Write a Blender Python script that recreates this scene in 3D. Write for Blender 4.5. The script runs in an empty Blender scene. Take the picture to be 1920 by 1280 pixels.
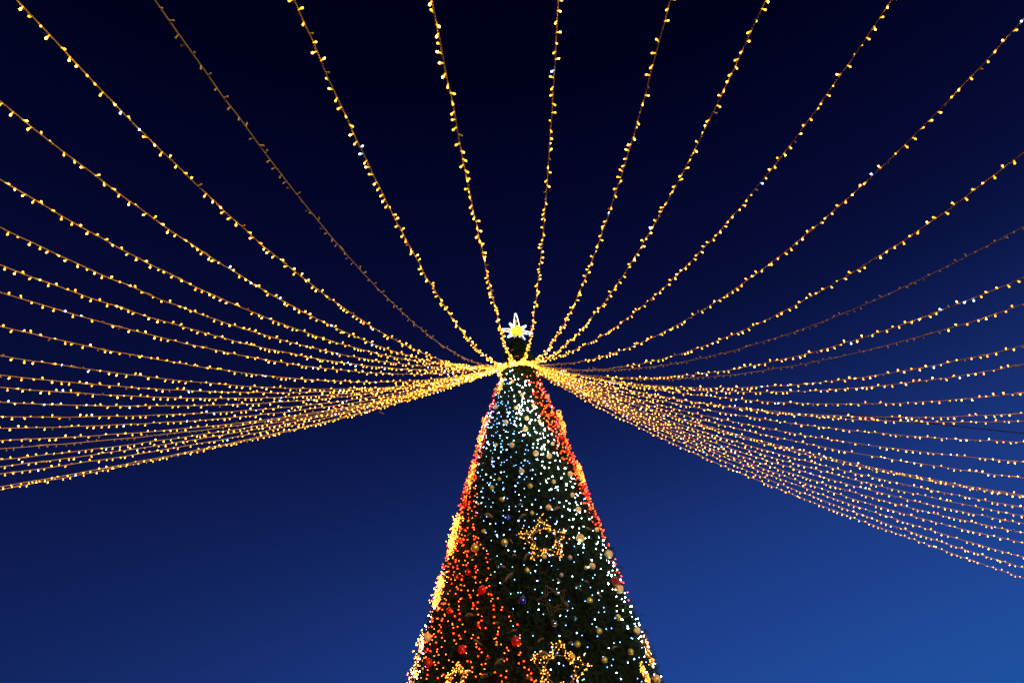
import bpy, math, random
import numpy as np
from mathutils import Vector, Matrix
rnd = random.Random(7)
nr = np.random.default_rng(7)
S = bpy.context.scene
COL = S.collection

# ------------------------------------------------------------------ camera
F_PX, PITCH, ROLL, YAW = 1380.84, 0.572853, -0.0446414, 0.0111387   # focal length in px of a 1920 px wide frame
K = 1.5                                    # metres per survey unit
EYE = 1.6
def W(p):                                  # survey units -> metres
    p = np.asarray(p, float)
    return (p-np.array([0, 0, EYE]))*K+np.array([0, 0, EYE])
CAM = np.array([-0.285861*K, -14.33307*K, EYE])
FW = np.array([math.sin(YAW)*math.cos(PITCH), math.cos(YAW)*math.cos(PITCH), math.sin(PITCH)])
RT = np.cross(FW, [0, 0, 1]); RT /= np.linalg.norm(RT); UP = np.cross(RT, FW)
RT, UP = RT*math.cos(ROLL)+UP*math.sin(ROLL), UP*math.cos(ROLL)-RT*math.sin(ROLL)
cd = bpy.data.cameras.new('camera'); cam = bpy.data.objects.new('camera', cd); COL.objects.link(cam)
cd.sensor_width = 36; cd.lens = 36*F_PX/1920; cd.clip_end = 3000; cd.clip_start = 0.05
m = Matrix.Identity(4)
for i in range(3):
    m[i][0] = RT[i]; m[i][1] = UP[i]; m[i][2] = -FW[i]; m[i][3] = CAM[i]
cam.matrix_world = m
S.camera = cam

# ------------------------------------------------------------------ dusk sky
wd = bpy.data.worlds.new('World'); S.world = wd; wd.use_nodes = True
nt = wd.node_tree; nt.nodes.clear()
N = nt.nodes.new; L = nt.links.new
out = N('ShaderNodeOutputWorld'); bg = N('ShaderNodeBackground'); tc = N('ShaderNodeTexCoord')
sep = N('ShaderNodeSeparateXYZ'); asin = N('ShaderNodeMath'); asin.operation = 'ARCSINE'
mul = N('ShaderNodeMath'); mul.operation = 'MULTIPLY'; mul.inputs[1].default_value = 2/math.pi   # elevation 0..1 = 0..90 deg
dx = N('ShaderNodeMath'); dx.operation = 'MULTIPLY_ADD'; dx.inputs[1].default_value = -0.30       # lighter towards the afterglow on the right
ofs = N('ShaderNodeMath'); ofs.operation = 'ADD'; ofs.inputs[1].default_value = .15
ramp = N('ShaderNodeValToRGB')
L(tc.outputs['Generated'], sep.inputs[0]); L(sep.outputs['Z'], asin.inputs[0]); L(asin.outputs[0], mul.inputs[0])
om = N('ShaderNodeMath'); om.operation = 'SUBTRACT'; om.inputs[0].default_value = 1; om.use_clamp = True
pw = N('ShaderNodeMath'); pw.operation = 'POWER'; pw.inputs[1].default_value = 1.5
mx = N('ShaderNodeMath'); mx.operation = 'MULTIPLY'                                              # the afterglow hugs the horizon
L(sep.outputs['Z'], om.inputs[1]); L(om.outputs[0], pw.inputs[0]); L(pw.outputs[0], mx.inputs[0]); L(sep.outputs['X'], mx.inputs[1]); L(mx.outputs[0], dx.inputs[0]); L(mul.outputs[0], dx.inputs[2]); L(dx.outputs[0], ofs.inputs[0]); L(ofs.outputs[0], ramp.inputs[0])
L(ramp.outputs[0], bg.inputs[0]); L(bg.outputs[0], out.inputs[0])
def lin(c): return [((v/255+0.055)/1.055)**2.4 if v/255 > 0.04045 else v/255/12.92 for v in c]
SKY = [(0.0, (31, 88, 168)), (0.12, (31, 77, 156)), (0.20, (30, 65, 144)), (0.30, (25, 51, 120)), (0.37, (18, 37, 97)), (0.436, (12, 24, 76)),
       (0.50, (7, 14, 57)), (0.58, (5, 9, 48)), (0.64, (3, 6, 40)), (0.725, (0, 2, 27)), (0.9, (0, 0, 18)), (1.0, (0, 0, 14))]
ramp.color_ramp.interpolation = 'B_SPLINE'; el = ramp.color_ramp.elements
while len(el) > 1: el.remove(el[-1])
el[0].position = SKY[0][0]; el[0].color = (*lin(SKY[0][1]), 1)
for p, c in SKY[1:]:
    e = el.new(p); e.color = (*lin(c), 1)
bg.inputs[1].default_value = 1.0
S.view_settings.view_transform = 'Standard'; S.view_settings.look = 'None'
S.view_settings.exposure = 0; S.view_settings.gamma = 1; S.view_settings.use_curve_mapping = False
S.render.engine = 'CYCLES'

# added low warm sun, standing in for the unseen lights of the square
sl = bpy.data.lights.new('square_fill_light', 'SUN'); sl.energy = 1.9; sl.angle = math.radians(14); sl.color = (1, .72, .45)
so = bpy.data.objects.new('square_fill_light', sl); COL.objects.link(so); so.rotation_euler = Vector((-.42, .86, -.22)).to_track_quat('-Z', 'Y').to_euler()

# ------------------------------------------------------------------ helpers
def tag(o, label=None, cat=None, group=None, kind=None):
    if label: o['label'] = label
    if cat: o['category'] = cat
    if group: o['group'] = group
    if kind: o['kind'] = kind
    return o
def empty(name, loc, label, cat, group=None):
    o = bpy.data.objects.new(name, None); COL.objects.link(o); o.location = Vector(loc); o.empty_display_size = .2
    return tag(o, label, cat, group)
class MB:
    """collects vertices and faces in world metres, links them as one mesh object"""
    def __init__(s): s.v = []; s.f = []; s.m = []; s.n = 0
    def add(s, v, f, mi=0):
        v = np.asarray(v, float); s.v.append(v); f = np.asarray(f, np.int64)+s.n; s.f.append(f); s.m.append(np.full(len(f), mi)); s.n += len(v)
    def mesh(s, name, mats, origin=(0, 0, 0), smooth=True):
        me = bpy.data.meshes.new(name)
        v = np.concatenate(s.v)-np.asarray(origin, float)
        me.vertices.add(len(v)); me.vertices.foreach_set('co', v.astype(np.float32).ravel())
        tot = np.concatenate([np.full(len(f), f.shape[1]) for f in s.f]); idx = np.concatenate([f.ravel() for f in s.f])
        st = np.concatenate([[0], np.cumsum(tot)[:-1]])
        me.loops.add(len(idx)); me.loops.foreach_set('vertex_index', idx.astype(np.int32))
        me.polygons.add(len(tot)); me.polygons.foreach_set('loop_start', st.astype(np.int32)); me.polygons.foreach_set('loop_total', tot.astype(np.int32))
        me.polygons.foreach_set('material_index', np.concatenate(s.m).astype(np.int32))
        me.polygons.foreach_set('use_smooth', np.full(len(tot), smooth))
        for a in mats: me.materials.append(a)
        me.update(calc_edges=True); me.validate()
        return me
    def build(s, name, mats, parent=None, origin=(0, 0, 0), smooth=True):
        o = bpy.data.objects.new(name, s.mesh(name, mats, origin, smooth)); COL.objects.link(o)
        if parent is not None: o.parent = parent
        elif any(origin): o.location = Vector(origin)
        return o
def frame(d):
    d = np.asarray(d, float); d = d/np.linalg.norm(d)
    a = np.array([0, 0, 1.]) if abs(d[2]) < .9 else np.array([1., 0, 0])
    u = np.cross(a, d); u /= np.linalg.norm(u); return u, np.cross(d, u), d
def tube(mb, pts, r, k=6, mi=0, closed=False, caps=True):
    pts = np.asarray(pts, float); n = len(pts); r = np.broadcast_to(r, (n,))
    if closed: t = np.roll(pts, -1, 0)-np.roll(pts, 1, 0)
    else: t = np.gradient(pts, axis=0)
    t /= np.linalg.norm(t, axis=1)[:, None]+1e-12
    a = np.array([0, 0, 1.]) if np.abs(t[:, 2]).mean() < .8 else np.array([1., 0.3, 0])
    u = np.cross(a, t); u /= np.linalg.norm(u, axis=1)[:, None]+1e-12; w = np.cross(t, u)
    an = np.arange(k)*2*math.pi/k
    v = pts[:, None]+r[:, None, None]*(u[:, None]*np.cos(an)[None, :, None]+w[:, None]*np.sin(an)[None, :, None])
    i = np.arange(n if closed else n-1)[:, None]; j = np.arange(k)[None]; i2 = (i+1) % n; j2 = (j+1) % k
    f = np.stack([i*k+j, i*k+j2, i2*k+j2, i2*k+j], -1).reshape(-1, 4)
    mb.add(v.reshape(-1, 3), f, mi)
    if caps and not closed:
        b = mb.n-n*k
        mb.f.append(np.array([[b+q for q in range(k-1, -1, -1)], [b+(n-1)*k+q for q in range(k)]])); mb.m.append(np.full(2, mi))
def lathe(mb, o, d, prof, k=8, mi=0):
    u, w, d = frame(d); an = np.arange(k)*2*math.pi/k; n = len(prof)
    prof = np.array(prof, float)
    v = np.asarray(o)+prof[:, 0][:, None, None]*d+prof[:, 1][:, None, None]*(u*np.cos(an)[:, None]+w*np.sin(an)[:, None])[None]
    i = np.arange(n-1)[:, None]; j = np.arange(k)[None]; j2 = (j+1) % k
    mb.add(v.reshape(-1, 3), np.stack([i*k+j, i*k+j2, (i+1)*k+j2, (i+1)*k+j], -1).reshape(-1, 4), mi)
OCT_V = np.array([(1, 0, 0), (-1, 0, 0), (0, 1, 0), (0, -1, 0), (0, 0, 1), (0, 0, -1)], float)
OCT_F = np.array([(0, 2, 4), (2, 1, 4), (1, 3, 4), (3, 0, 4), (2, 0, 5), (1, 2, 5), (3, 1, 5), (0, 3, 5)])
def octs(mb, C, r, mi=0, mis=None):
    """many small eight-sided beads at once"""
    C = np.asarray(C, float).reshape(-1, 3)
    if not len(C): return
    r = np.broadcast_to(np.asarray(r, float), (len(C),))
    v = C[:, None]+OCT_V[None]*r[:, None, None]
    f = (np.arange(len(C))*6)[:, None, None]+OCT_F[None]
    mb.add(v.reshape(-1, 3), f.reshape(-1, 3), mi)
    if mis is not None: mb.m[-1] = np.repeat(mis, 8)
def proj(p):
    v = np.asarray(p, float)-CAM; z = v@FW
    return np.stack([960+F_PX*(v@RT)/z, 640-F_PX*(v@UP)/z], -1), z
def ray(px, py):
    d = FW*F_PX+RT*(px-960)+UP*(640-py); return d/np.linalg.norm(d)

# ------------------------------------------------------------------ materials
def mat(name, col, rough=.6, metal=0., emit=None, es=0., noise=None, scale=20., trans=0., sample='AUTO', bump=0.):
    m = bpy.data.materials.new(name); m.use_nodes = True; t = m.node_tree; b = t.nodes['Principled BSDF']
    b.inputs['Base Color'].default_value = (*col, 1); b.inputs['Roughness'].default_value = rough; b.inputs['Metallic'].default_value = metal
    if emit: b.inputs['Emission Color'].default_value = (*emit, 1); b.inputs['Emission Strength'].default_value = es
    if trans: b.inputs['Transmission Weight'].default_value = trans
    if noise or bump:
        n = t.nodes.new('ShaderNodeTexNoise'); n.inputs['Scale'].default_value = scale; n.inputs['Detail'].default_value = 5
        g = t.nodes.new('ShaderNodeTexCoord'); t.links.new(g.outputs['Object'], n.inputs['Vector'])
        if noise:
            r = t.nodes.new('ShaderNodeValToRGB'); r.color_ramp.elements[0].position = .35; r.color_ramp.elements[1].position = .68
            r.color_ramp.elements[0].color = (*col, 1); r.color_ramp.elements[1].color = (*noise, 1)
            t.links.new(n.outputs[0], r.inputs[0]); t.links.new(r.outputs[0], b.inputs['Base Color'])
        if bump:
            bp = t.nodes.new('ShaderNodeBump'); bp.inputs['Strength'].default_value = bump; bp.inputs['Distance'].default_value = .02
            t.links.new(n.outputs[0], bp.inputs['Height']); t.links.new(bp.outputs[0], b.inputs['Normal'])
    m.cycles.emission_sampling = sample
    return m
M_WIRE = mat('amber_clear_cable', (.85, .56, .09), .4, noise=(.74, .44, .06), scale=3)
M_HUSK = mat('lit_amber_sleeve', (.7, .4, .1), .4, emit=(1, .38, .005), es=2.2)
M_TIP = mat('warm_led_tip', (1, .8, .5), .3, emit=(1, .36, .020), es=6.5)
M_TIPH = mat('bright_warm_led_tip', (1, .8, .5), .3, emit=(1, .40, .042), es=20)
M_HUSKW = mat('lit_cold_sleeve', (.6, .7, .9), .4, emit=(.45, .62, 1), es=1.2, sample='NONE')
M_TIPW = mat('cold_led_tip', (.8, .9, 1), .3, emit=(.42, .62, 1), es=14)
M_OFF = mat('unlit_amber_bulb', (.85, .58, .16), .35, noise=(.72, .44, .10), scale=60)
M_BLACK = mat('black_cable_rubber', (.01, .01, .012), .6, noise=(.02, .02, .022), scale=9)
M_STEEL = mat('galvanised_steel', (.35, .36, .38), .45, 1., noise=(.22, .22, .24), scale=14)
M_ASPH = mat('asphalt', (.045, .045, .048), .9, noise=(.065, .063, .06), scale=2.5, bump=.4)
M_BARK = mat('bark', (.022, .015, .010), .95, noise=(.035, .024, .016), scale=8, bump=.8)
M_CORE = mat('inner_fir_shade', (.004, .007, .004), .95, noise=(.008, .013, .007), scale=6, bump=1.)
M_NEED = mat('fir_needles', (.010, .034, .012), .6, noise=(.036, .085, .030), scale=2.2)
M_FROST = mat('frosted_twig_tips', (.34, .24, .14), .8, noise=(.17, .11, .06), scale=30, bump=.6)
M_WHT = mat('white_tree_led', (.9, 1, .95), .3, emit=(.60, .92, .98), es=28)
M_WHTB = mat('bright_white_tree_led', (.9, 1, .95), .3, emit=(.76, 1.0, .92), es=75)
M_BLU = mat('blue_white_tree_led', (.6, .8, 1), .3, emit=(.12, .36, 1.0), es=14)
M_BLUB = mat('bright_blue_white_tree_led', (.6, .8, 1), .3, emit=(.24, .52, 1.0), es=36)
M_RED = mat('red_tree_led', (1, .3, .1), .3, emit=(1, .018, .002), es=34)
M_ORG = mat('orange_tree_led', (1, .5, .2), .3, emit=(1, .075, .005), es=24)
M_AMB = mat('amber_star_led', (1, .7, .3), .3, emit=(1, .32, .035), es=10)
M_AMBH = mat('blazing_amber_star_led', (1, .7, .3), .3, emit=(1, .29, .028), es=20)
M_GWIRE = mat('green_light_wire', (.004, .008, .004), .9, noise=(.008, .014, .008), scale=12)
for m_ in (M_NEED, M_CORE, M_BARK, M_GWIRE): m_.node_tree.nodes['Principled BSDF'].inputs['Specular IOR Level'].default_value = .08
M_GOLDF = mat('gold_star_frame', (.60, .36, .10), .35, .8, noise=(.45, .27, .08), scale=20)
M_UNLITF = mat('unlit_gold_star_frame', (.16, .10, .04), .5, .3, noise=(.10, .06, .02), scale=20)  # darker copy of the gold frame, lack of light put into the colour
M_NEON = mat('white_star_tube', (.9, .95, 1), .3, emit=(.62, .80, 1), es=3.2)
M_STARY = mat('yellow_star_led', (1, .75, .2), .3, emit=(1, .45, .015), es=2.0)

# ------------------------------------------------------------------ ground
g = MB(); xs = np.linspace(-1500, 1500, 61)
gx, gy = np.meshgrid(xs, xs); v = np.stack([gx.ravel(), gy.ravel(), np.zeros(gx.size)], 1)
i, j = np.meshgrid(np.arange(60), np.arange(60)); i = i.ravel(); j = j.ravel()
g.add(v, np.stack([j*61+i, j*61+i+1, (j+1)*61+i+1, (j+1)*61+i], 1))
tag(g.build('ground', [M_ASPH], smooth=False), kind='structure')

# ------------------------------------------------------------------ the fir
PROF = np.array([(0.3, 3.05), (3.6, 2.12), (4.8, 1.80), (5.8, 1.53), (7.45, 1.10), (8.65, .74), (10., .33), (10.35, .30), (10.65, .20), (10.95, .04)])
def RAD(z): return np.interp(z, PROF[:, 0], PROF[:, 1])      # survey units
def on_cone(z, az, off=0.):
    r = RAD(z)+off
    return W(np.stack([r*np.sin(az), -r*np.cos(az), np.broadcast_to(z, np.shape(r))], -1))
def hit(px, py, off=0.05):
    """the point of the crown's surface seen at a place in the frame; beside the outline, the nearest point of the outline"""
    az = np.radians(np.linspace(-98, 98, 197))[None]; z = np.linspace(2.2, 10.9, 500)[:, None]
    A = np.broadcast_to(az, (500, 197)).ravel(); Z = np.broadcast_to(z, (500, 197)).ravel()
    P = on_cone(Z, A, off); q, _ = proj(P)
    d = (q[:, 0]-px)**2+(q[:, 1]-py)**2+np.abs(A)*.3
    k = d.argmin(); return P[k], A[k], Z[k]
def normal(A, Z):
    s = (RAD(Z-.3)-RAD(Z+.3))/.6
    n = np.array([math.sin(A), -math.cos(A), s]); return n/np.linalg.norm(n)

tree = empty('christmas_tree', (0, 0, 0), 'tall conical christmas fir covered in coloured lights and baubles', 'christmas tree')
t = MB(); lathe(t, (0, 0, 0), (0, 0, 1), [(0, .42), (.6, .34), (6, .25), (12, .12), (15.2, .05), (15.7, .03)], 12)
t.build('trunk', [M_BARK], tree)
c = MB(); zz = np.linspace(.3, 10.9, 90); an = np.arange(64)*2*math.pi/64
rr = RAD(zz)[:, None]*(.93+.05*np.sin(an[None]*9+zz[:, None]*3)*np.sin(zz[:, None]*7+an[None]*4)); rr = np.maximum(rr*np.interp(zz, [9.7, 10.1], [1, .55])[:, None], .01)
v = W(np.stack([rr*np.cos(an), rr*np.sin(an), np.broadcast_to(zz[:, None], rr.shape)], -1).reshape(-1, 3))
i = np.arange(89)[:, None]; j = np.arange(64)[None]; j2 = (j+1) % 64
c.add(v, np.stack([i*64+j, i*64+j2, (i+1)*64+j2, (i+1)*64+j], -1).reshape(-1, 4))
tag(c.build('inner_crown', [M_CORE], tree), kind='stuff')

# twigs with needles: every twig grows out of the crown, up to a clump of its own depth
def twigs(n, seed):
    q = np.random.default_rng(seed)
    z = .5+10.3*(1-np.sqrt(1-q.random(n)*.999)); z[:1500] = q.uniform(9.7, 10.93, 1500); az = q.uniform(-math.pi, math.pi, n)
    clump = .5+.5*np.sin(az*7+z*2.3+1.5*np.sin(z*3.1))*np.sin(z*5.2+az*3)
    off = -.13+.12*clump+q.normal(0, .045, n)
    off = np.where(z > 9.9, off*.55, off)
    base = on_cone(z, az, off); rad = np.stack([np.sin(az), -np.cos(az), np.zeros(n)], 1)
    d = rad*q.uniform(.55, 1, n)[:, None]+np.array([0, 0, 1])*q.uniform(-.75, .25, n)[:, None]+q.normal(0, .38, (n, 3))
    d /= np.linalg.norm(d, axis=1)[:, None]
    ln = q.uniform(.13, .27, n)*np.where(z > 9.7, .7, 1)
    return base, d, ln
def needles(n, seed, per=20):
    q = np.random.default_rng(seed); base, d, ln = twigs(n, seed)
    up = q.normal(0, 1, (n, 3)); u = np.cross(d, up); u /= np.linalg.norm(u, axis=1)[:, None]; w = np.cross(d, u)
    s = np.linspace(.02, 1, per)[None]+q.uniform(-.03, .03, (n, per)); a = q.uniform(0, 2*math.pi, (n, per))
    o = base[:, None]+d[:, None]*(s*ln[:, None])[..., None]
    side = u[:, None]*np.cos(a)[..., None]+w[:, None]*np.sin(a)[..., None]
    nd = side*.8+d[:, None]*.75; nd /= np.linalg.norm(nd, axis=2)[..., None]
    nl = q.uniform(.045, .085, (n, per))*(1.1-.45*s)
    wd_ = np.cross(nd, side+.3*q.normal(0, 1, (n, per, 3))); wd_ /= np.linalg.norm(wd_, axis=2)[..., None]+1e-9
    hw = .0075
    v = np.stack([o-wd_*hw, o+wd_*hw, o+nd*nl[..., None]], 2).reshape(-1, 3)
    return v, np.arange(len(v)).reshape(-1, 3), base, d, ln
f = MB(); v, fc, tb, td, tl = needles(27000, 3); f.add(v, fc)
tag(f.build('needles', [M_NEED], tree, smooth=False), kind='stuff')
f = MB(); e = tb+td*tl[:, None]; u = np.cross(td, [.3, .2, 1.]); u /= np.linalg.norm(u, axis=1)[:, None]; w = np.cross(td, u)
k3 = [(1, 0), (-.5, .87), (-.5, -.87)]
v = np.stack([tb-td*.1+.006*(a*u+b*w) for a, b in k3]+[e+.002*(a*u+b*w) for a, b in k3], 1).reshape(-1, 3)
fb = (np.arange(len(tb))*6)[:, None, None]+np.array([(0, 1, 4, 3), (1, 2, 5, 4), (2, 0, 3, 5)])[None]
f.add(v, fb.reshape(-1, 4)); tag(f.build('twigs', [M_BARK], tree), kind='stuff')

# frosted twig tips: the pale curled lumps that stand out of the dark green
FROST = [(917, 964, 16, -25), (978, 966, 16, 35), (988, 1040, 15, 40), (954, 1077, 22, 35), (944, 1060, 8, -20), (1043, 950, 14, 15), (1046, 1085, 9, -50),
         (878, 1150, 14, 5), (894, 1198, 12, -30), (936, 1236, 22, 25), (912, 1232, 10, 20), (1012, 1197, 11, 40), (1016, 1222, 20, -10), (965, 1178, 10, 5),
         (1084, 1099, 10, -40), (870, 1257, 18, 10), (992, 1268, 12, 0), (880, 1000, 9, 30), (884, 1042, 9, 25), (975, 944, 8, 0), (965, 1038, 8, 0),
         (1102, 988, 9, -25), (1060, 1130, 9, -40), (888, 1080, 8, -30), (960, 655, 6, 20), (968, 667, 8, 0), (1068, 1203, 8, 10), (1150, 1212, 9, 20),
         (932, 1165, 8, 0), (905, 1262, 14, 15), (1098, 1088, 7, -30), (1123, 1112, 9, -40), (1044, 1112, 7, -10), (958, 1012, 7, -50), (1008, 980, 6, 10)]
for px, py, ln, ang in FROST:
    p, A, Z = hit(px, py, .10); n = normal(A, Z)
    a = math.radians(ang); d = RT*math.cos(a)+UP*math.sin(a)+n*.25; d /= np.linalg.norm(d)
    sc = np.linalg.norm(p-CAM)/F_PX; Ln = ln*sc; b = MB()
    s = np.linspace(0, 1, 7); cur = np.cross(d, n)
    pts = p-d*Ln*.5+d*(s*Ln)[:, None]+np.array([0, 0, -1])*(Ln*.25*(2*s-1)**2)[:, None]+cur*(rnd.uniform(-.1, .1)*Ln*np.sin(s*3))[:, None]
    tube(b, pts, .075*Ln*np.array([.45, .8, 1.1, 1.2, 1, .85, .35])+.004, 7)
    for k in range(16):
        s0 = rnd.random(); q = pts[0]+(pts[-1]-pts[0])*s0; dd = d*.8+np.array([rnd.gauss(0, 1) for _ in range(3)])*.5
        tube(b, [q, q+dd*Ln*.25], [.007, .002], 3)
    b.build('frosted_twig', [M_FROST], tree)

# ------------------------------------------------------------------ light strands draped over the fir in slanting colour bands
LBL = {'red': 'red and orange light strand in the %s band of the fir, %s',
       'white': 'cool white light strand in the %s band of the fir, %s',
       'blue': 'blue white light strand in the %s band of the fir, %s'}
CNT = {}
nstr = 70
for k in range(nstr):
    x0 = -180+360*k/nstr
    # band: red 18..72 and -142..-88; white -30..18; blue -88..-30
    y = (x0+142) % 160
    kind = 'red' if y < 54 or 150 < y else 'blue' if y < 112 else 'white'
    turn = int((x0+142+10)//160)
    step = {'red': .115, 'white': .19, 'blue': .215}[kind]
    pos = []
    ztop = rnd.uniform(9.45, 9.95) if k % 2 == 0 else (8.6 if k % 4 == 1 else 8.9)
    z = ztop; ph = rnd.uniform(0, 6)
    while z > 2.9:
        r = RAD(z); amp = 2.2+1.6/max(r, .3)*.4
        az = x0+14*(10-z)+amp*math.sin(z*5+ph)+rnd.gauss(0, 1.7/max(r, .5))
        if not (kind == 'red' and 84 < az < 180 and z < 6.4): pos.append((z+rnd.gauss(0, .03), math.radians(az), rnd.uniform(.02, .11)))
        z -= step/K*rnd.uniform(.6, 1.4)*(1. if z > 8 else 1.22)*(1 if kind == 'red' else 1+.10*max(0, 7-z))
    pos = np.array(pos)
    if np.degrees(np.abs((pos[:, 1]+math.pi) % (2*math.pi)-math.pi)).min() > 100: continue      # never comes round to the near side
    P = on_cone(pos[:, 0], pos[:, 1], pos[:, 2]); P0 = on_cone(pos[:, 0], pos[:, 1], pos[:, 2]-.035)
    where = {('red', 0): 'lower left', ('red', 1): 'upper right', ('blue', 0): 'middle', ('white', 0): 'right hand'}.get((kind, turn), 'outer ')
    if where == 'outer ': where = 'left edge' if x0 < -142 else 'right edge'
    CNT[(kind, where)] = c_ = CNT.get((kind, where), 0)+1
    st = empty('tree_light_strand', P[0], LBL[kind] % (where, (['leftmost']+['%s from left' % w_ for w_ in 'second third fourth fifth sixth seventh eighth ninth tenth eleventh twelfth thirteenth fourteenth fifteenth'.split()])[c_-1]), 'light strand', '%s light strands in the %s band' % (kind, where))
    w = MB(); tube(w, P0, .006, 3); w.build('wire', [M_GWIRE], st, P[0])
    b = MB(); n = len(P); hot = nr.random(n) < (.5 if kind == 'red' else .35)
    rad_ = np.where(hot, .0185, .014)*(.88 if kind == 'blue' else 1)*np.interp(pos[:, 0], [6, 8.5], [1, 1.22] if kind == 'white' else [1, 1])
    octs(b, P, rad_*(.92 if kind == 'red' else .97), mis=hot.astype(int))
    mats = {'red': [M_ORG, M_RED], 'white': [M_WHT, M_WHTB], 'blue': [M_BLU, M_BLUB]}[kind]
    tag(b.build('bulbs', mats, st, P[0]), kind='stuff')

# ------------------------------------------------------------------ baubles
def bmat(name, col, rough, metal, bump=0, scale=30, alt=None): return mat(name, col, rough, metal, noise=alt, scale=scale, bump=bump)
BM = {'cream': bmat('cream_bauble', (.97, .70, .30), .3, 0, .1, 40, (.95, .62, .22)), 'gold': bmat('gold_mirror_bauble', (.85, .70, .10), .28, .55),
      'red': bmat('red_glass_bauble', (.75, .03, .02), .18, .4), 'blue': bmat('blue_mirror_bauble', (.10, .18, .75), .14, .9),
      'silver': bmat('silver_mirror_bauble', (.6, .65, .7), .12, 1), 'teal': bmat('teal_mirror_bauble', (.15, .45, .55), .14, .9),
      'rose': bmat('rose_satin_bauble', (.65, .42, .42), .35, .3)}
M_CAP = mat('bauble_cap', (.7, .6, .35), .3, 1.)
def bauble_mesh(ridged):
    b = MB(); n, k = 14, 24; th = np.linspace(0, math.pi, n); an = np.arange(k)*2*math.pi/k
    r = np.sin(th)[:, None]*(1+(.035*np.cos(an*8)[None] if ridged else 0)*np.sin(th)[:, None]); r = np.broadcast_to(np.maximum(r, 1e-4), (n, k))
    zz_ = np.cos(th)[:, None]*(1+(.0 if not ridged else .015*np.cos(th*10)[:, None]))
    v = np.stack([r*np.cos(an), r*np.sin(an), np.broadcast_to(zz_, r.shape)], -1).reshape(-1, 3)
    i = np.arange(n-1)[:, None]; j = np.arange(k)[None]; j2 = (j+1) % k
    b.add(v, np.stack([i*k+j, (i+1)*k+j, (i+1)*k+j2, i*k+j2], -1).reshape(-1, 4)); return b
BME = {k: bauble_mesh(k not in ('cream', 'rose')).mesh('bauble_body', [BM[k]]) for k in BM}
cb = MB(); lathe(cb, (0, 0, .95), (0, 0, 1), [(0, .2), (.18, .2), (.18, .001)], 10)
tube(cb, [(0.1*math.cos(a), 0, 1.2+.1*math.sin(a)) for a in np.linspace(0, 2*math.pi, 9)[:-1]], .025, 4, closed=True)
CAPM = cb.mesh('bauble_cap', [M_CAP])
BA = []
def c2(k, l): BA.extend([(840+x/5.333, 700+y/5.333, r/5.333, k) for x, y, r in l])
def c3(k, l): BA.extend([(800+x/5.0526, 920+y/5.0526, r/5.0526, k) for x, y, r in l])
def c4(k, l): BA.extend([(740+x/3.692, 1060+y/3.692, r/3.692, k) for x, y, r in l])
c2('cream', [(645, 82, 18), (478, 165, 22), (738, 212, 20), (475, 335, 22), (680, 342, 20), (857, 318, 18), (578, 490, 25), (785, 447, 23), (773, 550, 27), (640, 712, 27),
   (880, 798, 28), (1008, 825, 27), (742, 982, 28), (1222, 1005, 28), (1053, 1080, 20), (1245, 1215, 22), (1050, 700, 18), (993, 235, 20), (915, 478, 18)])
c2('gold', [(480, 710, 17), (515, 1052, 17), (437, 1138, 22), (822, 1122, 25), (538, 1255, 20), (275, 785, 18)])
c2('silver', [(437, 850, 15)])
c2('red', [(885, 188, 14), (873, 288, 12), (937, 405, 14), (1140, 650, 20), (1190, 775, 20), (1355, 1140, 22), (1385, 1215, 24), (147, 1218, 18)])
c3('red', [(365, 130, 22), (316, 472, 22), (392, 768, 27), (283, 817, 20), (527, 935, 38)])
c3('cream', [(1155, 157, 28), (1440, 178, 26), (1610, 362, 22), (1450, 443, 38), (1722, 600, 38), (1568, 712, 30), (1825, 932, 40), (1115, 622, 20)])
c3('rose', [(1350, 630, 22), (1272, 797, 20)])
c3('gold', [(713, 82, 20), (995, 210, 20), (538, 378, 20), (455, 543, 38), (735, 485, 33), (948, 757, 24), (1505, 727, 18)])
c3('blue', [(770, 255, 20)]); c3('teal', [(668, 720, 22)])
c4('red', [(380, 308, 18), (835, 520, 32), (468, 580, 28), (235, 675, 28), (577, 412, 14)])
c4('cream', [(227, 497, 28), (1680, 448, 22), (1812, 785, 28)])
c4('blue', [(883, 245, 30)]); c4('gold', [(1355, 240, 20), (1550, 357, 20), (1410, 455, 20), (1270, 545, 20), (1637, 597, 20), (1450, 648, 20), (1238, 625, 17)])
c4('silver', [(1103, 405, 22)]); c4('teal', [(1252, 368, 17)])
DESC = {'cream': 'matte cream bauble', 'gold': 'shiny gold green bauble', 'red': 'red glass bauble', 'blue': 'shiny dark blue bauble', 'silver': 'mirrored grey bauble',
        'teal': 'small teal bauble', 'rose': 'dusky rose bauble'}
def place_words(px, py):
    hgt = [(760, 'under the bright hoop'), (850, 'high on the fir'), (950, 'in the upper middle'), (1060, 'level with the lit gold star'),
           (1160, 'below the lit gold star'), (2000, 'near the photo bottom')]
    h = [w for y, w in hgt if py < y][0]
    ax = 970+(py-692)*30/590; hw = 32+(py-700)*.35; s = (px-ax)/max(hw, 20)
    side = 'at the left outline' if s < -.8 else 'left of centre' if s < -.3 else 'near the centre line' if s < .3 else 'right of centre' if s < .8 else 'at the right outline'
    return h+', '+side
from collections import Counter, defaultdict
seen = defaultdict(list)
for q in BA: seen[(q[3], place_words(q[0], q[1]))].append(q)
ORD = ['topmost', 'second', 'third', 'fourth', 'fifth', 'sixth', 'seventh', 'eighth']
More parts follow.
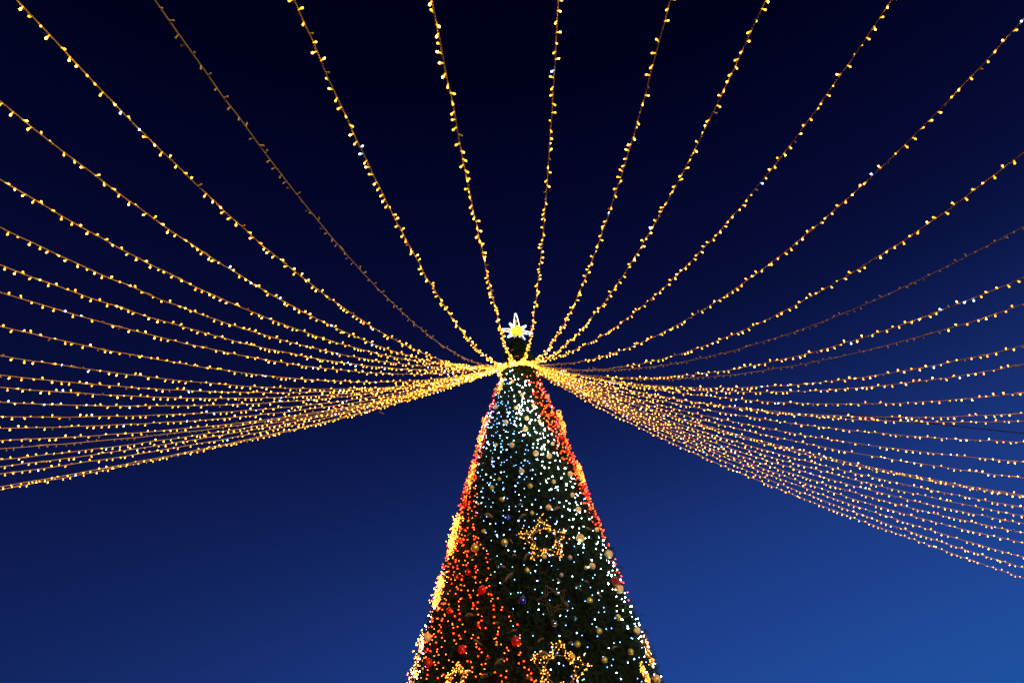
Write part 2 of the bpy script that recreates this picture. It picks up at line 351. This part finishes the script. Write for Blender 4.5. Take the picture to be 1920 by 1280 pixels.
for q in BA:
    px, py, r, kind = q; p, A, Z = hit(px, py, .10); n = normal(A, Z)
    R_ = r*np.linalg.norm(p-CAM)/F_PX
    ws = place_words(px, py); same = sorted(seen[(kind, ws)], key=lambda a: a[1])
    lab = DESC[kind]+' '+ws
    if len(same) > 1: lab += ', '+(ORD[same.index(q)]+' down' if same.index(q) else 'topmost')
    o = empty('bauble', p, lab, 'bauble', DESC[kind]+'s hung on the fir')
    for me, nm in ((BME[kind], 'body'), (CAPM, 'cap')):
        b = bpy.data.objects.new(nm, me); COL.objects.link(b); b.parent = o; b.scale = (R_,)*3
        b.rotation_euler = (rnd.uniform(-.3, .3), rnd.uniform(-.3, .3), rnd.uniform(0, 6))

# ------------------------------------------------------------------ star ornaments on the fir
def star_ornament(px, py, rpx, lit, rot, label, dens=1., edge=0):
    p, A, Z = hit(px, py, .10); R_ = rpx*np.linalg.norm(p-CAM)/F_PX; blaze = dens > 1.4
    if edge: A = edge*math.radians(86)
    n = normal(A, Z)
    ux = np.array([math.cos(A), math.sin(A), 0]); uy = np.cross(n, ux); uy /= np.linalg.norm(uy); uy *= -1 if uy[2] < 0 else 1
    def pt(a, r, h=0): a += rot; return p+R_*r*(ux*math.cos(a)+uy*math.sin(a))+n*h
    st = empty('star_ornament', p, label, 'star ornament', 'wire star ornaments on the fir')
    q = random.Random(int(px*7+py)); fr = MB()
    cor = [pt(math.pi/2+k*math.pi/5, 1. if k % 2 == 0 else .56) for k in range(10)]
    tube(fr, cor, .009, 5, closed=True)
    cor2 = [pt(math.pi/2+k*math.pi/5, .80 if k % 2 == 0 else .40, .05) for k in range(10)]
    tube(fr, cor2, .007, 5, closed=True)
    tube(fr, [pt(k*math.pi/12, .48, .03) for k in range(24)], .007, 5, closed=True)
    for k in range(5): tube(fr, [cor[2*k], cor2[2*k]], .006, 4)
    fr.build('frame', [M_GOLDF if lit else M_UNLITF], st, p)
    if lit:
        b = MB(); C = []
        for k in range(10):
            a0, a1 = cor[k], cor[(k+1) % 10]; m_ = int(11*dens)
            for i in range(m_):
                s = (i+q.random())/m_; C.append(a0+(a1-a0)*s+np.array([q.gauss(0, (.12 if blaze else .085)*R_) for _ in range(3)])+n*.04)
        for i in range(int(26*dens)):
            a = q.uniform(0, 6.28); C.append(pt(a, q.uniform(.40, .62), q.uniform(0, .09)))
        octs(b, C, .0115 if not blaze else .014, 0); tag(b.build('bulbs', [M_AMBH if blaze else M_AMB], st, p), kind='stuff')
star_ornament(1020, 1012, 46, 1, .05, 'lit gold wire star at the middle height of the fir, right of centre')
star_ornament(1048, 1256, 54, 1, -.15, 'lit gold wire star at the bottom edge of the photo', 1.1)
star_ornament(1036, 1124, 31, 0, .35, 'unlit bare gold wire star between the two lit ones')
star_ornament(854, 1003, 37, 1, .2, 'blazing amber star seen edge on at the left outline, upper of the big ones', 1.6, edge=-1)
star_ornament(825, 1108, 30, 1, -.2, 'blazing amber star seen edge on at the left outline below the upper blazing one', 1.6, edge=-1)
star_ornament(787, 1236, 47, 1, .1, 'blazing amber star seen edge on at the left outline near the photo bottom', 1.6, edge=-1)
star_ornament(908, 808, 34, 1, .1, 'small amber star seen edge on high on the left outline', 1.2, edge=-1)
star_ornament(886, 893, 26, 1, .3, 'small amber star seen edge on at the left outline above the red lights', 1.0, edge=-1)
star_ornament(1050, 790, 23, 1, -.1, 'small amber star seen edge on high on the right outline', 1., edge=1)
star_ornament(1086, 886, 21, 1, .2, 'small amber star seen edge on at the right outline over the red baubles', 1., edge=1)
star_ornament(1214, 1222, 28, 1, 0, 'gold star with one bare spike at the lower right outline', .5, edge=1)
star_ornament(1208, 1268, 22, 1, .4, 'amber star at the right outline touching the photo bottom', .9, edge=1)
star_ornament(858, 1272, 26, 1, .1, 'amber star among the red lights at the photo bottom', .8)
star_ornament(941, 722, 17, 1, .1, 'tiny amber star just under the bright hoop on the left outline', .8, edge=-1)

bs = bpy.data.objects['star_ornament.010']; p, A, Z = hit(1212, 1222, .10); sc = np.linalg.norm(p-CAM)/F_PX
spk = MB(); tube(spk, [p+sc*(RT*a_+UP*b_) for a_, b_ in ((-12, 6), (-6, 22), (-1, 33), (1, 20), (0, 4))], .008, 5)
spk.build('bare_spike', [M_FROST], bs, np.array(bs.location))
# small red gift box hung at the right outline
p, A, Z = hit(1155, 1090, .12); n = normal(A, Z); sc = np.linalg.norm(p-CAM)/F_PX
gb = empty('gift_ornament', p, 'small red glowing gift box with thin pale edges at the right outline', 'ornament')
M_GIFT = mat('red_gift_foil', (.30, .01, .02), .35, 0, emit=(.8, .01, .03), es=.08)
u_, w_, _ = frame(n); hs = 6.5*sc; b = MB(); cs = [p+hs*(u_*x*.7+w_*y+n*z*.7) for x in (-1, 1) for y in (-1, 1) for z in (-1, 1)]
b.add(cs, [(0, 1, 3, 2), (4, 6, 7, 5), (0, 4, 5, 1), (2, 3, 7, 6), (0, 2, 6, 4), (1, 5, 7, 3)]); b.build('box', [M_GIFT], gb, p, smooth=False)
b = MB()
for i0, i1 in ((0, 1), (2, 3), (4, 5), (6, 7), (0, 2), (1, 3), (4, 6), (5, 7), (0, 4), (1, 5), (2, 6), (3, 7)): tube(b, [cs[i0], cs[i1]], .007, 4)
tube(b, [p+w_*hs, p+w_*hs+np.array([0, 0, .12])-n*.1], .005, 4); b.build('frame', [M_FROST], gb, p)

# ------------------------------------------------------------------ star topper
SC = W((0, 0, 11.12)); sp = empty('tree_topper_star', SC, 'white and yellow eight pointed glowing star on the very tip of the fir', 'star')
ax_x = RT*math.cos(-.12)+UP*math.sin(-.12); ax_y = UP*math.cos(.03)+RT*math.sin(-.03)*1; fz = -FW
fz = np.array([-.02, -.97, -.2]); ax_x = np.cross([0, 0, 1.], fz); ax_x /= np.linalg.norm(ax_x); ax_x *= 1 if ax_x[0] > 0 else -1
ax_y = np.cross(ax_x, fz); ax_y *= 1 if ax_y[2] > 0 else -1; ax_y /= np.linalg.norm(ax_y)
pxm = np.linalg.norm(SC-CAM)/F_PX
tilt = -.19
ARMS = [(90, 36, 5.2), (180, 29, 3.6), (0, 29, 3.6), (270, 22, 3.4), (138, 21, 3.2), (42, 20, 3.2), (222, 20, 3.4), (318, 22, 3.4)]
y = MB()
for a, ln, hw in ARMS:
    al = math.radians(a)+(tilt if a != 90 else .03); d = ax_x*math.cos(al)+ax_y*math.sin(al); s = ax_y*math.cos(al)-ax_x*math.sin(al)
    arm = MB(); P = [SC+pxm*(d*10-s*hw), SC+pxm*(d*ln*.6-s*hw*.75), SC+pxm*(d*ln-s*1.1), SC+pxm*(d*(ln+1)), SC+pxm*(d*ln+s*1.1), SC+pxm*(d*ln*.6+s*hw*.75), SC+pxm*(d*10+s*hw)]
    tube(arm, P, .015, 6); arm.build('light_tube', [M_NEON], sp, SC)
    C = [SC+pxm*(d*u_+s*rnd.uniform(-.5, .5)*hw*(1.1-u_/ln))+fz*rnd.uniform(-.03, .04) for u_ in np.linspace(2, ln*.62, 10)]
    octs(y, C, .024)
for i in range(100):
    a = rnd.uniform(0, 6.28); r = 11*math.sqrt(rnd.random())
    y.add(*((lambda c_: (c_+OCT_V*.026, OCT_F))(SC+pxm*r*(ax_x*math.cos(a)+ax_y*math.sin(a))+fz*rnd.uniform(-.03, .05))))
tag(y.build('yellow_bulbs', [M_STARY], sp, SC), kind='stuff')
b = MB()
tube(b, [SC+pxm*9*(ax_x*math.cos(a)+ax_y*math.sin(a))-fz*.05 for a in np.linspace(0, 2*math.pi, 17)[:-1]], .012, 5, closed=True)
tube(b, [SC-fz*.08, SC-fz*.08+np.array([0, 0, -.75])], .022, 8); b.build('frame', [M_STEEL], sp, SC)

# ------------------------------------------------------------------ hoop at the mast and the canopy of light strings
H0 = 9.99467; R0 = .45
hoop = MB(); HC = W((0, 0, H0)); rp = R0*K
tube(hoop, [HC+rp*np.array([math.sin(a), math.cos(a), 0]) for a in np.linspace(0, 2*math.pi, 49)[:-1]], .022, 8, closed=True)
hp = empty('support_hoop', HC, 'steel hoop round the top of the fir where all the light strings meet', 'hoop')
hoop.build('ring', [M_STEEL], hp, HC)
cb_ = MB(); hb = []; an_ = np.linspace(0, 2*math.pi, 150)[:-1]
hb = HC+(rp+.05*np.cos(an_*23))[:, None]*np.stack([np.sin(an_), np.cos(an_), 0*an_], 1)+np.array([0, 0, 1])*(.06*np.sin(an_*23))[:, None]
hl = empty('hoop_light_chain', HC, 'chain of bright warm lights wound round the steel hoop', 'light chain')
tube(cb_, hb, .007, 4, closed=True); cb_.build('wire', [M_WIRE], hl, HC)
cb_ = MB(); octs(cb_, hb+nr.normal(0, .02, hb.shape), .018, 0); tag(cb_.build('bulbs', [M_TIPH], hl, HC), kind='stuff')
for k in range(4):
    a = k*math.pi/2+.4; s_ = MB(); tube(s_, [HC, HC+rp*np.array([math.sin(a), -math.cos(a), 0])], .014, 6); s_.build('spoke', [M_STEEL], hp, HC)

PAR = [(-1.1723,0.5836,0.0237,-0.00086),
     (-1.0978,0.6084,0.0215,-0.00064),
     (-1.0381,0.6097,0.0182,-0.00023),
     (-0.9905,0.6232,0.0209,-0.00045),
     (-0.9492,0.6343,0.0224,-0.00053),
     (-0.9118,0.6425,0.0224,-0.00035),
     (-0.8747,0.6609,0.0246,-0.00037),
     (-0.8367,0.6642,0.0269,-0.00053),
     (-0.8066,0.6512,0.0245,-0.00034),
     (-0.7771,0.6312,0.0211,-0.00008),
     (-0.7374,0.6417,0.0233,-0.00013),
     (-0.6924,0.6508,0.0253,-0.00028),
     (-0.6309,0.6886,0.0315,-0.00054),
     (-0.5974,0.6685,0.0299,-0.00037),
     (-0.5678,0.6222,0.0248,-0.00008),
     (-0.5298,0.5971,0.0202,0.00020),
     (-0.5133,0.5715,0.0170,0.00056),
     (-0.4586,0.5797,0.0190,0.00049),
     (-0.3715,0.6353,0.0261,0.00018),
     (-0.2919,0.6730,0.0293,0.00011),
     (-0.2197,0.6826,0.0326,-0.00009),
     (-0.1409,0.6858,0.0320,-0.00003),
     (-0.0562,0.6744,0.0327,-0.00049),
     (0.0244,0.6475,0.0341,0.00030),
     (0.1023,0.6616,0.0344,0.00010),
     (0.1689,0.6349,0.0324,0.00000),
     (0.3075,0.5760,0.0295,0.00038),
     (0.3663,0.6511,0.0314,0.00024),
     (0.4403,0.7077,0.0341,0.00018),
     (0.5207,0.6803,0.0298,0.00020),
     (0.5668,0.7341,0.0349,-0.00006),
     (0.6333,0.7184,0.0342,-0.00014),
     (0.7270,0.7103,0.0280,0.00031),
     (0.7900,0.6934,0.0259,0.00030),
     (0.8743,0.6424,0.0099,0.00134),
     (0.9317,0.6900,0.0202,0.00059),
     (0.9877,0.6677,0.0201,0.00039),
     (1.0404,0.6855,0.0234,-0.00007),
     (1.0948,0.7021,0.0236,-0.00013),
     (1.1468,0.7103,0.0234,-0.00018),
     (1.1939,0.7068,0.0183,0.00011),
     (1.2406,0.7101,0.0224,-0.00009),
     (1.2914,0.7315,0.0277,-0.00046),
     (1.3326,0.7330,0.0262,-0.00026),
     (1.3735,0.7301,0.0232,0.00007),
     (1.4146,0.7257,0.0209,0.00024),
     (1.4615,0.7189,0.0198,0.00025),
     (1.5176,0.7049,0.0213,-0.00020),
     (1.5909,0.6835,0.0219,-0.00036),
     (1.7243,0.6440,0.0300,-0.00106)]
def curve(i, r):
    phi, a, b, c = PAR[i]; r = np.asarray(r, float); q = r-R0; qc = np.minimum(q, 12.5)
    z = H0-a*q+b*q*q+c*(qc**3+3*qc**2*(q-qc))
    return W(np.stack([r*math.sin(phi), -r*math.cos(phi), z], -1))
def husk_profile(mb, o, d, far, mats):
    if far:
        lathe(mb, o, d, [(0, .0085), (.034, .0115)], 4, mats[0]); u = np.asarray(d)*.047; octs(mb, [np.asarray(o)+u], .0175, mats[1])
    else:
        lathe(mb, o, d, [(-.006, .001), (-.004, .007), (.0, .0085), (.012, .0075), (.034, .0085), (.038, .0080)], 8, mats[0])
        lathe(mb, o, d, [(.036, .0080), (.043, .0108), (.052, .0114), (.060, .0088), (.065, .001)], 8, mats[1])
BULB = {}
for nm, ms in (('warm', [M_HUSK, M_TIP]), ('hot', [M_HUSK, M_TIPH]), ('cold', [M_HUSKW, M_TIPW]), ('off', [M_OFF, M_OFF])):
    b = MB(); husk_profile(b, (0, 0, 0), (0, 0, 1), False, (0, 1)); BULB[nm] = b.mesh('bulb_'+nm, ms)
NTH = ['first', 'second', 'third', 'fourth', 'fifth', 'sixth', 'seventh', 'eighth', 'ninth', 'tenth', 'eleventh', 'twelfth', 'thirteenth', 'fourteenth', 'fifteenth',
       'sixteenth', 'seventeenth', 'eighteenth', 'nineteenth', 'twentieth', 'twenty first', 'twenty second', 'twenty third']
def string_label(i):
    if i <= 18: return 'golden fairy light string reaching the left photo edge, %s from the bottom' % (NTH[i])
    if i == 20: return 'unlit fairy light string leaving the top edge, between two lit ones on the left'
    if 19 <= i <= 26: return 'golden fairy light string leaving the top photo edge, %s from the left' % NTH[i-19]
    if i == 29: return 'wholly unlit fairy light string reaching the right edge of the photo'
    if i == 31: return 'fairy light string at the right edge lit only in its outermost stretch'
    return 'golden fairy light string reaching the right photo edge, %s from the bottom' % NTH[49-i]
NJ = 0
for i in range(50):
    rmax = 16.
    rs = np.linspace(R0, rmax, 900); Pc = curve(i, rs); sl = np.concatenate([[0], np.cumsum(np.linalg.norm(np.diff(Pc, axis=0), axis=1))])
    jit = nr.normal(0, .004, (900, 3)); 
    for _ in range(3): jit = (np.roll(jit, 1, 0)+jit+np.roll(jit, -1, 0))/3
    # the far end is fixed at a high mast outside the photograph; the near end at the hoop
    o0 = Pc[0]
    st = empty('light_string', o0, string_label(i), 'light string', 'strings of fairy lights slung from the fir')
    tt = np.linspace(0, sl[-1], 150); wp = np.stack([np.interp(tt, sl, Pc[:, k]) for k in range(3)], 1)
    wp[1:-1] += np.stack([np.convolve(nr.normal(0, .006, 150), [.25, .5, .25], 'same') for _ in range(3)], 1)[1:-1]
    w = MB(); tube(w, wp, .0085, 5); w.build('wire', [M_WIRE], st, o0)
    # spindle shaped cable joints
    for sj in (13.6+nr.normal(0, .25), 21.5+nr.normal(0, .5), 5.9+nr.normal(0, .3)):
        if sj > sl[-1]-.5: continue
        c0 = np.array([np.interp(sj, tt, wp[:, k]) for k in range(3)]); c1 = np.array([np.interp(sj+.1, tt, wp[:, k]) for k in range(3)])
        j = MB(); lathe(j, c0, c1-c0, [(-.11, .004), (-.07, .009), (-.03, .017), (.0, .020), (.03, .017), (.07, .009), (.11, .004)], 8)
        j.build('cable_joint', [M_WIRE], st, o0)
    s = .06+nr.uniform(0, .1); far = MB(); nfar = 0
    sd = nr.uniform(.13, .155) if i not in (20, 29, 31) else .15
    while s < sl[-1]-.1:
        p = np.array([np.interp(s, tt, wp[:, k]) for k in range(3)]); p2 = np.array([np.interp(s+.05, tt, wp[:, k]) for k in range(3)])
        r_here = float(np.interp(s, sl, rs)); td_ = (p2-p)/np.linalg.norm(p2-p)
        u, w_, _ = frame(td_); a = nr.uniform(0, 2*math.pi); d = u*math.cos(a)+w_*math.sin(a)
        d = d+np.array([0, 0, -.55])+td_*nr.normal(0, .35); d /= np.linalg.norm(d)
        uv, zc = proj(p); x_, y_ = uv
        inview = zc > .3 and -60 < x_ < 1980 and -60 < y_ < 1340
        v = nr.random(); state = 'cold' if v < .034 else 'off' if v < .095 else 'hot' if v < .42 else 'warm'
        unlit = i in (20, 29) or (i == 31 and s < 13.4) or (i == 27 and 1.0 < s < 4.6) or (i == 28 and 1.0 < s < 6.2) or (i == 30 and 2.6 < s < 4.5) or i == 5 and s > 6
        if unlit: state = 'off'
        dist = np.linalg.norm(p-CAM)
        if inview and dist < 12.5:
            o = bpy.data.objects.new('bulb', BULB[state]); COL.objects.link(o); o.parent = st; o.location = Vector(p-o0)
            o.rotation_euler = Vector(d).to_track_quat('Z', 'Y').to_euler(); NJ += 1
        else:
            mi = {'warm': (0, 1), 'hot': (0, 2), 'cold': (3, 4), 'off': (5, 5)}[state]
            husk_profile(far, p, d, True, mi); nfar += 1
        s += sd*nr.uniform(.8, 1.2)
    if nfar: tag(far.build('far_bulbs', [M_HUSK, M_TIP, M_TIPH, M_HUSKW, M_TIPW, M_OFF], st, o0), kind='stuff')
print('single bulbs', NJ)

# black stay cable that runs out to the right behind the strings
ph = math.radians(66); r = np.linspace(R0, 22, 60)
def stay(a, b): q = r-R0; return W(np.stack([r*math.sin(ph), -r*math.cos(ph), H0-a*q+b*q*q], -1))
best = None
for a in np.linspace(.2, .9, 36):
    for b in np.linspace(0, .04, 21):
        uv, z = proj(stay(a, b)); ok = z > .5; o_ = np.argsort(uv[ok, 0]); e = sum((np.interp(x, uv[ok, 0][o_], uv[ok, 1][o_])-yv)**2 for x, yv in ((1440, 756), (1560, 772), (1705, 787), (1915, 806.5)))
        if best is None or e < best[0]: best = (e, a, b)
b = MB(); P = stay(best[1], best[2]); tube(b, P, .013, 6)
print('stay', best)
tag(b.build('stay_cable', [M_BLACK], None, P[0]), 'thin black unlit cable running out to the right between the light strings', 'cable')
# a loose curl of wire under the left bundle
q = curve(1, 3.2); lw = MB()
tube(lw, [q+np.array([.02*k+.06*math.sin(k*.9), 0, -.03*k+.04*math.cos(k*.9)]) for k in range(9)], .005, 4)
tag(lw.build('loose_wire', [M_OFF], None, q), 'loose curl of thin wire dangling under the left bundle of strings', 'wire')
